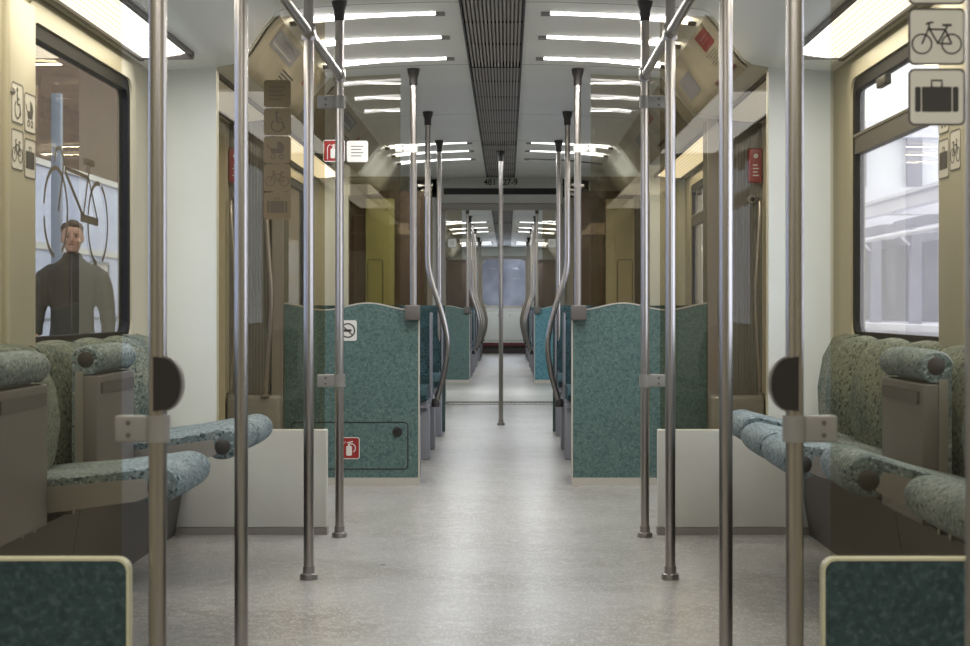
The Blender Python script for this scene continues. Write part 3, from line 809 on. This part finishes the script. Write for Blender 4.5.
for s in (-1,1):
    side = names[s]
    t = partition(s, 21.1, M['teal'] if s < 0 else M['tealblue'], ('green teal partition left of the aisle beyond the gangway' if s < 0 else 'bright blue partition right of the aisle beyond the gangway'))
    sticker(t, 'text', lambda u, v, h: (u, -.005-h, v), s*.62-.0, 1.735, .11, M['signw'], M['ink'], .0012, border=M['bracket'])
    # edge poles on partitions
    for y, lab in ((8.93,'steel pole with white clamp on the edge of the first %s teal partition'),(21.2,'steel pole on the edge of the %s partition beyond the gangway')):
        t = thing('grab_pole', lab % side, 'pole', (s*.43, y-.03 if y < 10 else y-.13, 0), 'steel poles along the aisle seats')
        tube_pole(t, [(0,0,.90),(0,0,2.18)], base=False)
        clamp(t, s, 1.765, 'clampw', .095, .022)
        b = MB(); b.rbox((-s*.035,-.03,.865),(s*.045,.02,.945), .006); b.build('edge_bracket', M['bracket'], t)
    # second entrance bay: rear screens
    t = thing('glass_screen', 'dark tinted %s screen behind the last seats of the first car' % side, 'glass screen', (0,12.8,0))
    mp = lambda u, v, h: (s*u, h, v)
    b = MB(); b.sheet(rrect(.50,.95,1.14,1.92,.01,3), mp); b.build('glass_pane', M['glassd'], t)
    b = MB(); b.box((s*.405,-.02,0),(s*1.14,.02,.95)); b.build('lower_panel', M['teal'], t)
    b = MB(); b.box((s*1.135,-.02,0),(s*WALL,.05,1.92)); b.build('side_column', M['white'], t)
    # end cabinets by the joint
    t = thing('end_cabinet', 'tall %s cabinet with cream door beside the gangway' % side, 'cabinet', (0,14.8,0))
    b = MB(); b.box((s*.66,0,0),(s*1.39,.5,1.95)); b.build('carcass', M['brown'], t)
    b = MB(); b.rbox((s*.92,-.02,.05),(s*1.17,.0,1.88), .006); d = b.build('door', M['yellow'] if s < 0 else M['creamdoor'], t)
    b = MB(); b.stroke(rrect(1.02,.7,1.15,1.35,.02,3), .006, lambda u, v, h: (s*u, -.021-h, v), 0, .002, 0, True); b.build('hatch_outline', M['bracket'], d)
    b = MB(); b.rbox((s*.69,-.015,.05),(s*.90,.0,1.88), .006); b.build('side_panel', M['brown'], t)
    t = thing('end_cabinet', 'tall brown %s cabinet near the far end window' % side, 'cabinet', (0,33.4,0))
    b = MB(); b.box((s*.60,0,0),(s*1.39,.7,1.88)); b.build('carcass', M['brown'], t)
    b = MB(); b.rbox((s*.66,-.02,.1),(s*1.1,.0,1.8), .006); b.build('door', M['brown'], t)
    # ribbed corner column in the first entrance bay
    t = thing('corner_column', 'ribbed grey corner column beyond the %s door with red box' % side, 'column', (0,8.93,0))
    b = MB(); pts = []
    xa, xb, n = 1.115, 1.398, 18
    for i in range(n):
        x = xa+(xb-xa)*i/n; dx = (xb-xa)/n
        pts += [(x, 0),(x+dx*.5, 0),(x+dx*.55,-.006),(x+dx*.95,-.006)]
    pts += [(xb,0),(xb,.22),(xa,.22)]
    b.loft([[(s*x,y,z) for x,y in pts] for z in (0,1.92)], smooth=False); b.build('ribbed_cladding', M['rib'], t)
    b = MB(); b.box((s*1.112,-.035,.0),(s*1.17,.0,1.92)); b.build('edge_strip', M['skirtd'], t)
    b = MB(); b.rbox((s*1.115,-.13,.0),(s*1.395,-.007,.475), .02); b.build('lower_housing', M['rib'], t)
    b = MB(); b.rbox((s*1.325,-.045,1.585),(s*1.395,-.004,1.765), .008); rb = b.build('red_box', M['redbox'], t)
    b = MB()
    for k in range(4): b.box((s*1.345,-.047,1.62+k*.018),(s*(1.375-.006*(k%2)),-.044,1.626+k*.018))
    b.lathe([(.012,-.044),(.012,-.048)], (s*1.36,0,1.725), 14, axis='y'); b.build('white_print', M['signw'], rb)
    b = MB(); b.lathe([(.024,0),(.024,-.012),(.018,-.016)], (s*1.345,-.006,1.50), 18, axis='y'); b.lathe([(.012,-.016),(.012,-.022)], (s*1.345,-.006,1.50), 14, mat=1, axis='y'); b.build('push_button', [M['clamp'], M['black']], t)
    # bowed handrails
    for k, (x, lab) in enumerate(((1.185,'bowed steel handrail in front of the %s ribbed column'),(1.375,'slim bowed handrail by the red box on the %s'))):
        t = thing('handrail', lab % side, 'handrail', (s*x, 8.80 if k == 0 else 8.86, 0))
        b = MB(); q = -s*.03
        b.tube(smooth_path([(0,.02,1.50),(0,-.03,1.46),(q*.6,-.045,1.2),(q,-.045,.95),(q*.2,-.03,.56),(-q*.2,.0,.485)], 6), .012 if k == 0 else .009, 12); b.build('rail', M['steel'], t)
        b = MB(); b.lathe([(.022,.47),(.022,.485),(.014,.49)], (-q*.2,0,0), 16)
        b.build('foot', M['steel'], t)

# ------------------------------------------------------------------ transverse double seats
def dseat(s, y, d, label):
    """double seat, back plane at y, facing direction d (+1 away from camera)"""
    t = thing('double_seat', label, 'seat', (0,y,0), 'transverse double seats in velour')
    m = M['fabricb']
    for k, (xa, xb) in enumerate(((.43,.885),(.89,1.35))):
        b = MB(); R = []
        for j in range(7):
            x = xa+(xb-xa)*j/6; e = 1-abs(2*j/6-1)**4
            prof = [(.012,.40),(.07+.02*e,.42),(.085+.025*e,.6),(.06+.02*e,.8),(.045+.01*e,.90),(.03,.925+.022*e),(.012,.925+.022*e)]
            R.append([(s*x, d*yy, z) for yy, z in prof])
        b.loft(R); b.build('backrest', m, t)
        b = MB(); R = []
        for j in range(7):
            x = xa+(xb-xa)*j/6; e = 1-abs(2*j/6-1)**4
            prof = [(.06,.36),(.06,.45),(.25,.445+.01*e),(.42,.45+.012*e),(.49,.44),(.515,.40),(.49,.365),(.3,.36)]
            R.append([(s*x, d*yy, z) for yy, z in prof])
        b.loft(R); b.build('seat_cushion', m, t)
    b = MB(); b.box((s*.425,d*.04,.32),(s*1.38,d*.46,.36)); b.build('seat_frame', M['ped'], t)
    b = MB(); b.rbox((s*.415,d*.30,.0),(s*.475,d*.42,.34), .006); b.build('pedestal', M['ped'], t)
    b = MB(); b.rbox((s*.418,d*.012,.33),(s*.43,d*.09,.90), .004); b.build('side_trim', M['ped'], t)
    return t
def curved_pole(s, y, label, straight=False):
    t = thing('grab_pole', label, 'pole', (s*.445,y,0), 'steel poles along the aisle seats')
    q = -s
    pts = smooth_path([(q*.05,0,.32),(q*.065,0,.37),(q*.105,0,.52),(q*.125,0,.68),(q*.112,0,.80),(q*.075,0,.94),(q*.03,0,1.08),(q*.006,0,1.18),(0,0,1.26)], 6)+[Vector((0,0,2.18))]
    if straight: pts = [(0,0,.32),(0,0,2.18)]; q = 0
    tube_pole(t, pts, base=False)
    b = MB(); b.lathe([(.026,.30),(.026,.335),(.020,.35)], (q*.05,0,0), n=18); b.build('foot_socket', M['cap'], t)
for s in (-1,1):
    side = names[s]
    dseat(s, 8.95, 1, 'blue velour double seat backed against the first %s teal partition' % side)
    dseat(s, 10.82, -1, '%s double seat of the first car facing the camera, first from the camera' % side)
    dseat(s, 10.86, 1, '%s double seat of the first car facing away, behind the first bay' % side)
    dseat(s, 12.74, -1, '%s double seat backed against the dark tinted screen, facing the camera' % side)
    curved_pole(s, 10.84, 'bowed steel pole at the middle seat backs of the first car, %s of the aisle' % side)
    curved_pole(s, 12.68, 'straight steel pole at the last seat backs of the first car, %s of the aisle' % side, True)
    b_ = ['first','second','third','fourth','fifth','sixth']
    dseat(s, 21.12, 1, 'double seat backed against the %s partition beyond the gangway' % side)
    for k, y in enumerate((23.1,25.0,26.9,30.2,32.1)):
        dseat(s, y-.02, -1, '%s %s seat facing the camera in the second car' % (b_[k], side))
        dseat(s, y+.02, 1, '%s %s seat facing away in the second car' % (b_[k], side))
        curved_pole(s, y, '%s bowed steel pole %s of the aisle in the second car' % (b_[k], side))

# ------------------------------------------------------------------ outside, left platform
b = MB(); b.box((-5.4,-8,-.35),(-1.66,60,-.07)); tag(b.build('platform_left', mat('platform_paving', (.30,.29,.28), .8, noise=(3,(.24,.23,.22),.3,.7,4))), 'station platform floor outside the left windows', kind='structure')
b = MB()
b.box((-5.6,-8,-.05),(-5.4,60,2.66), 0); b.box((-5.75,-8,2.66),(-5.4,60,6.5), 1)
b.box((-5.40,-8,1.62),(-5.375,60,1.70), 2); b.box((-5.40,-8,2.60),(-5.36,60,2.67), 2); b.box((-5.40,-8,.78),(-5.385,60,.81), 3)
tag(b.build('wall_station', [mat('pale_blue_panel', (.62,.68,.88), .35, noise=(1.2,(.48,.54,.74),.4,.65,5)), mat('brown_brick', (.11,.06,.035), .8, noise=(9,(.07,.04,.03),.4,.6,3)), M['signw'], M['bluegrey']]), 'pale blue panelled station wall with brown brick above', kind='structure')
k = 0
for y in (13.0,16.4,19.8,23.2,26.6):
    t = thing('platform_post', 'slim grey blue post on the platform outside the left window', 'post', (-4.6,y+4.6,-.05), 'posts along the left platform')
    b = MB(); b.rbox((-.05,-.05,0),(.05,.05,3.2), .01); b.build('shaft', mat('post_grey_%d' % k, (.22,.26,.34), .5), t); k += 1
    b = MB(); b.rbox((-.09,-.09,0),(.09,.09,.03), .008); b.build('foot_plate', M['bracket'], t)
for y in (15.6,18.9,22.6,25.4):
    t = thing('notice_board', 'framed pale notice board on the station wall outside the left window', 'notice board', (-5.37,y,1.0), 'notice boards on the station wall')
    b = MB(); b.ring(rrect(-.5,0,.5,.55,.03), rrect(-.46,.04,.46,.51,.02), lambda u, v, h: (h,u,v), 0, .03); b.build('frame', M['bluegrey'], t)
    b = MB(); b.box((0,-.46,.04),(.012,.46,.51)); b.build('board', M['signw'], t)
    b = MB()
    for q in range(5): b.box((.012,-.38,.12+q*.07),(.014,.3-.1*(q%2),.14+q*.07))
    b.build('print', M['darkred'], t)

# ------------------------------------------------------------------ outside, right: tracks and opposite platform canopy
pale = mat('pale_concrete', (.36,.36,.43), .8, noise=(1.5,(.27,.27,.34),.35,.65,5))
palew = mat('pale_painted_steel', (.80,.80,.90), .6)
greyst = mat('grey_lavender_steel', (.30,.30,.38), .7)
b = MB(); b.box((1.7,-8,-1.2),(14,90,-1.0)); tag(b.build('track_bed', mat('ballast', (.22,.21,.22), .9, noise=(14,(.12,.11,.12),.35,.65,5))), 'grey track bed outside the right windows', kind='structure')
b = MB(); b.box((7.6,-8,-1.0),(14,90,.55)); b.box((7.5,-8,.50),(8.0,90,.62)); tag(b.build('platform_right', palew), 'pale opposite platform outside the right windows', kind='structure')
b = MB(); b.box((11.8,10,.55),(12,90,3.1)); tag(b.build('wall_opposite', pale), 'grey lavender wall behind the opposite platform', kind='structure')
t = thing('platform_canopy', 'pale steel platform canopy with beams outside the right window', 'canopy', (8,0,.55))
b = MB(); b.box((-.12,14,2.35),(.12,88,2.60)); b.box((-.2,14,2.60),(-.12,88,2.66)); b.build('edge_beam', palew, t)
b = MB(); b.box((.9,14,2.15),(1.05,88,2.35)); b.box((2.9,14,2.1),(3.1,88,2.35)); b.build('inner_beam', greyst, t)
for k in range(16):
    y = 18+k*4.2; b = MB(); b.box((-.05,y-.08,2.30),(3.9,y+.08,2.50)); b.build('cross_beam', palew, t)
    b = MB(); b.rbox((1.3,y-.13,0),(1.55,y+.13,2.2), .02); b.build('column', pale if k % 2 else greyst, t)
    b = MB(); b.tube([(.9,y,2.2),(1.4,y,1.75)], .035, 8); b.build('brace', palew, t)
b = MB(); b.tube([(-.35,14,1.75),(-.35,88,1.95)], .05, 10); b.build('conduit', palew, t)
t = thing('overpass', 'glazed pale station overpass above the opposite platform', 'building', (12.5,60,4))
b = MB(); b.box((-6,-14,-.4),(14,14,.2)); b.box((-6,-14,1.55),(14,14,2.0)); b.build('deck_and_roof', palew, t)
b = MB(); b.box((-5.6,-13.7,.2),(13.6,13.7,1.55)); b.build('glazing', mat('hazy_glazing', (.85,.88,.95), .3), t)
for k in range(24):
    b = MB(); y = -13.9+k*1.2; b.box((-6,y-.2,.2),(-5.85,y+.2,1.55)); b.build('mullion', greyst if k % 3 else palew, t)
for k in range(14):
    b = MB(); x = -5.9+k*1.5; b.box((x-.2,-14,.2),(x+.2,-13.85,1.55)); b.build('mullion', greyst, t)
for q, (z0, z1, lab) in enumerate(((7.2,7.2,'upper thin overhead wire seen through the right window'),(5.6,5.75,'lower thin overhead wire seen through the right window'))):
    b = MB(); b.tube([(5.2,0,z0),(5.2,90,z1)], .022, 6); 
    for y in (22,34,46,58): b.tube([(5.2,y,z0),(5.2+.4,y+.5,z0-.5)], .015, 6)
    tag(b.build('overhead_wire', M['bracket']), lab, 'wire')
b = MB()
b.tube([(6.3,34,1.9),(6.9,40,2.4),(7.2,46,3.4)], .06, 8); b.lathe([(.05,-.15),(.16,-.1),(.16,.1),(.05,.15)], (6.3,33.9,1.9), 14, axis='x')
t = thing('signal_arm', 'pale curved signal arm with round head outside the right window', 'signal', (6.9,38,.55))
for o_ in (b.build('arm', palew),): o_.parent = t; o_.location = (-6.9,-38,-.55)
b = MB(); b.rbox((-.08,-.08,-1.5),(.08,.08,2.0), .02); b.build('mast', palew, t)
# dim grey backdrop building at the far end
b = MB(); b.box((-6,52,-1),(6,53,5)); tag(b.build('wall_far_station', mat('far_grey', (.05,.052,.058), .8, noise=(.8,(.13,.135,.15),.4,.6,6))), 'blurred grey station wall beyond the far end window', kind='structure')

# ------------------------------------------------------------------ person on the platform
def skin_mesh(verts, edges, radii, root=0, sub=1):
    me = bpy.data.meshes.new('tmp'); me.from_pydata(verts, edges, []); o = bpy.data.objects.new('tmp', me); COL.objects.link(o)
    md = o.modifiers.new('s', 'SKIN'); md.use_smooth_shade = True
    for i, r in enumerate(radii):
        sv = me.skin_vertices[0].data[i]; sv.radius = r if isinstance(r, tuple) else (r, r); sv.use_root = (i == root)
    ms = o.modifiers.new('u', 'SUBSURF'); ms.levels = sub; ms.render_levels = sub
    dg = bpy.context.evaluated_depsgraph_get(); dg.update()
    r = bpy.data.meshes.new_from_object(o.evaluated_get(dg)); bpy.data.objects.remove(o); return r
def to_obj(me_list, name, m, parent, voxel=None, mats=None):
    bm = bmesh.new()
    for me in me_list: bm.from_mesh(me)
    me = bpy.data.meshes.new(name); bm.to_mesh(me); bm.free(); me.materials.clear(); me.materials.append(m)
    for p in me.polygons: p.use_smooth = True; p.material_index = 0
    o = bpy.data.objects.new(name, me); COL.objects.link(o)
    if voxel:
        r = o.modifiers.new('r', 'REMESH'); r.mode = 'VOXEL'; r.voxel_size = voxel; r.use_smooth_shade = True
        sm = o.modifiers.new('sm', 'SMOOTH'); sm.iterations = 3; sm.factor = .5
        dg = bpy.context.evaluated_depsgraph_get(); dg.update()
        me2 = bpy.data.meshes.new_from_object(o.evaluated_get(dg)); o.modifiers.clear(); o.data = me2
        me2.materials.clear(); me2.materials.append(m)
    o.parent = parent; return o
def ell_mesh(rings, n=20):
    """rings: (cx, cy, z, rx, ry)"""
    b = MB(); b.loft([[(cx+rx*math.cos(2*PI*k/n), cy+ry*math.sin(2*PI*k/n), z) for k in range(n)] for cx,cy,z,rx,ry in rings])
    me = bpy.data.meshes.new('e'); me.from_pydata(b.v, [], b.f); return me
def ball(c, r, n=12):
    rings = []
    for i in range(n+1):
        a = -PI/2+PI*i/n; rr = max(math.cos(a), .02); rings.append((c[0], c[1], c[2]+r[2]*math.sin(a), r[0]*rr, r[1]*rr))
    return ell_mesh(rings, 16)
P = thing('person', 'person with short brown hair in dark jacket standing outside the left window', 'person', (-3.20,12.75,-.07))
P.rotation_euler = (0,0,math.radians(12))
skin = mat('skin', (.42,.24,.17), .5); jack = mat('dark_jacket', (.012,.011,.012), .8, noise=(14,(.022,.020,.021),.4,.65,3))
# faces -y ; total height 1.64
body = []
body.append(skin_mesh([(0,0,.86),(0,0,1.02),(0,.01,1.16),(0,.01,1.27),(0,.005,1.40),(0,-.005,1.47)]+
    [(sx*.15,.01,1.255) for sx in (-1,1)]+[(sx*.240,.02,1.07) for sx in (-1,1)]+[(sx*.258,-.025,.86) for sx in (-1,1)]+[(sx*.258,-.045,.80) for sx in (-1,1)]+
    [(sx*.09,0,.82) for sx in (-1,1)]+[(sx*.10,-.01,.46) for sx in (-1,1)]+[(sx*.105,.01,.08) for sx in (-1,1)]+[(sx*.115,-.13,.04) for sx in (-1,1)],
    [(0,1),(1,2),(2,3),(3,4),(4,5),(3,6),(3,7),(6,8),(7,9),(8,10),(9,11),(10,12),(11,13),(0,14),(0,15),(14,16),(15,17),(16,18),(17,19),(18,20),(19,21)],
    [.09,.09,.09,.075,.05,.05,.045,.045,.038,.038,.030,.030,(.035,.018),(.035,.018),.08,.08,.055,.055,.038,.038,.035,.035]))
# head, nose, ears
body.append(ell_mesh([(0,-.02,1.415,.02,.02),(0,-.035,1.42,.038,.045),(0,-.02,1.445,.055,.07),(0,-.008,1.475,.066,.084),(0,.0,1.51,.073,.092),(0,.003,1.545,.076,.096),(0,.004,1.58,.074,.094),(0,.004,1.61,.062,.08),(0,.005,1.63,.04,.05),(0,.005,1.638,.01,.012)]))
body.append(ball((0,-.098,1.508),(.012,.018,.022))); body.append(ball((0,-.094,1.528),(.008,.010,.02)))
for sx in (-1,1): body.append(ball((sx*.077,.005,1.52),(.010,.018,.03))); body.append(ball((sx*.045,-.07,1.50),(.022,.02,.02)))
for sx in (-1,1):
    # hand: palm and five fingers
    body.append(ball((sx*.258,-.052,.765),(.022,.042,.05)))
    for f_, (dy, L_, r_) in enumerate(((-.03,.070,.0085),(-.01,.080,.009),(.01,.074,.0085),(.028,.058,.0075))):
        v = [(sx*.258,-.055+dy,.735),(sx*.256,-.057+dy,.735-L_*.45),(sx*.248,-.058+dy,.735-L_*.8),(sx*.239,-.057+dy,.735-L_)]
        body.append(skin_mesh(v, [(0,1),(1,2),(2,3)], [r_,r_,r_*.92,r_*.8]))
    body.append(skin_mesh([(sx*.251,-.085,.785),(sx*.243,-.108,.755),(sx*.235,-.112,.722)], [(0,1),(1,2)], [.012,.0105,.009]))
to_obj(body, 'body', skin, P, .006)
eyes = MB()
for sx in (-1,1): eyes.lathe([(.001,-.003),(.0085,-.002),(.0085,.004)], (sx*.030,-.088,1.532), 12, axis='y')
eyes.build('eyes', M['ink'], P)
br = MB()
for sx in (-1,1): br.rbox((sx*.016,-.096,1.548),(sx*.046,-.084,1.555), .002)
br.build('eyebrows', M['brown'], P)
mo = MB(); mo.rbox((-.022,-.094,1.470),(.022,-.082,1.478), .003); mo.build('mouth', M['darkred'], P)
hair = [ell_mesh([(0,.035,1.50,.070,.068),(0,.030,1.53,.078,.080),(0,.022,1.565,.081,.088),(0,.014,1.595,.079,.090),(0,.008,1.62,.068,.084),(0,.004,1.640,.045,.06),(0,0,1.648,.02,.03)])]
for k in range(90):
    a = random.uniform(0, 2*PI); e = random.uniform(.12 if math.sin(a) > -.3 else .55, PI/2)
    c_ = (.074*math.cos(a)*math.cos(e), .008+.088*math.sin(a)*math.cos(e), 1.575+.070*math.sin(e))
    q_ = random.uniform(.013,.021); hair.append(ball(c_, (q_,q_,q_), 6))
to_obj(hair, 'hair', mat('brown_hair', (.055,.032,.02), .7, bump=.8, bscale=120), P, .007)
jk = [ell_mesh([(0,.0,.755,.15,.12),(0,0,.76,.166,.13),(0,0,.86,.160,.13),(0,.0,.98,.158,.126),(0,.005,1.12,.182,.132),(0,.01,1.22,.208,.130),(0,.012,1.28,.205,.118),(0,.012,1.315,.170,.102),(0,.008,1.345,.115,.086),(0,.003,1.375,.078,.074),(0,.0,1.41,.066,.068),(0,0,1.415,.05,.05)], 28)]
for sx in (-1,1):
    a_ = MB(); a_.tube(smooth_path([(sx*.13,.012,1.285),(sx*.195,.015,1.235),(sx*.232,.02,1.12),(sx*.250,.015,1.0),(sx*.262,-.01,.90),(sx*.262,-.035,.80)], 5), [.060]*5+[.072]*6+[.067]*5+[.060]*5+[.052]*4+[.046], 18)
    m_ = bpy.data.meshes.new('a'); m_.from_pydata(a_.v, [], a_.f); jk.append(m_)
J = to_obj(jk, 'jacket', jack, P, .01)
zp = MB(); zp.tube(smooth_path([(0,-.125,.74),(0,-.130,1.0),(0,-.135,1.15),(0,-.11,1.3),(0,-.078,1.40)],5), .004, 6); zp.build('zip', M['bracket'], J)
tr = [skin_mesh([(0,0,.86)]+[(sx*.095,0,.80) for sx in (-1,1)]+[(sx*.102,-.008,.46) for sx in (-1,1)]+[(sx*.107,.01,.10) for sx in (-1,1)],
    [(0,1),(0,2),(1,3),(2,4),(3,5),(4,6)], [.11,.092,.092,.075,.075,.06,.06], sub=2)]
to_obj(tr, 'trousers', mat('dark_trousers', (.03,.035,.05), .8), P, .01)
for sx in (-1,1):
    b = MB(); b.loft([[(sx*.112+.045*math.cos(a)*w_, -.06+.135*math.sin(a)*w_, z) for a in [2*PI*k/16 for k in range(16)]] for z, w_ in ((.0,1),(.03,1.02),(.06,.85),(.085,.5))]); b.build('shoe', M['black'], P)

# ------------------------------------------------------------------ world, lights, camera
w = bpy.data.worlds.new('World'); scn.world = w; w.use_nodes = True
bg = w.node_tree.nodes['Background']; bg.inputs[0].default_value = (.86,.92,1.0,1); bg.inputs[1].default_value = 3.2
for s in (-1,1):
    area('fill_lamp', (s*.54,18.8,2.12), .58, .3, 22, (.9,.95,1))  # added fill light past the gangway, no fitting stands for it
    area('fill_lamp', (s*.54,1.2,2.12), .58, 1.6, 15)  # added fill light near the camera, brightens coves and columns
    area('strip_lamp', (s*1.17,5.0,1.885), .34, 3.0, 13, (1,.96,.88))
    area('strip_lamp', (s*1.17,10.9,1.885), .34, 3.2, 9, (1,.96,.88))
    area('strip_lamp', (s*1.25,24.0,1.875), .16, 5, 12, (1,.96,.88))

cam = bpy.data.cameras.new('Camera'); co = bpy.data.objects.new('Camera', cam); COL.objects.link(co)
co.location = (.06,0,.93); co.rotation_euler = (PI/2,0,0)
cam.sensor_width = 36; cam.lens = 36*1700/970; cam.shift_x = -22/970; cam.shift_y = -15/970
cam.clip_start = .05; cam.clip_end = 300
cam.dof.use_dof = True; cam.dof.focus_distance = 9.0; cam.dof.aperture_fstop = 9
scn.camera = co
scn.view_settings.view_transform = 'Standard'; scn.view_settings.look = 'None'; scn.view_settings.exposure = .45
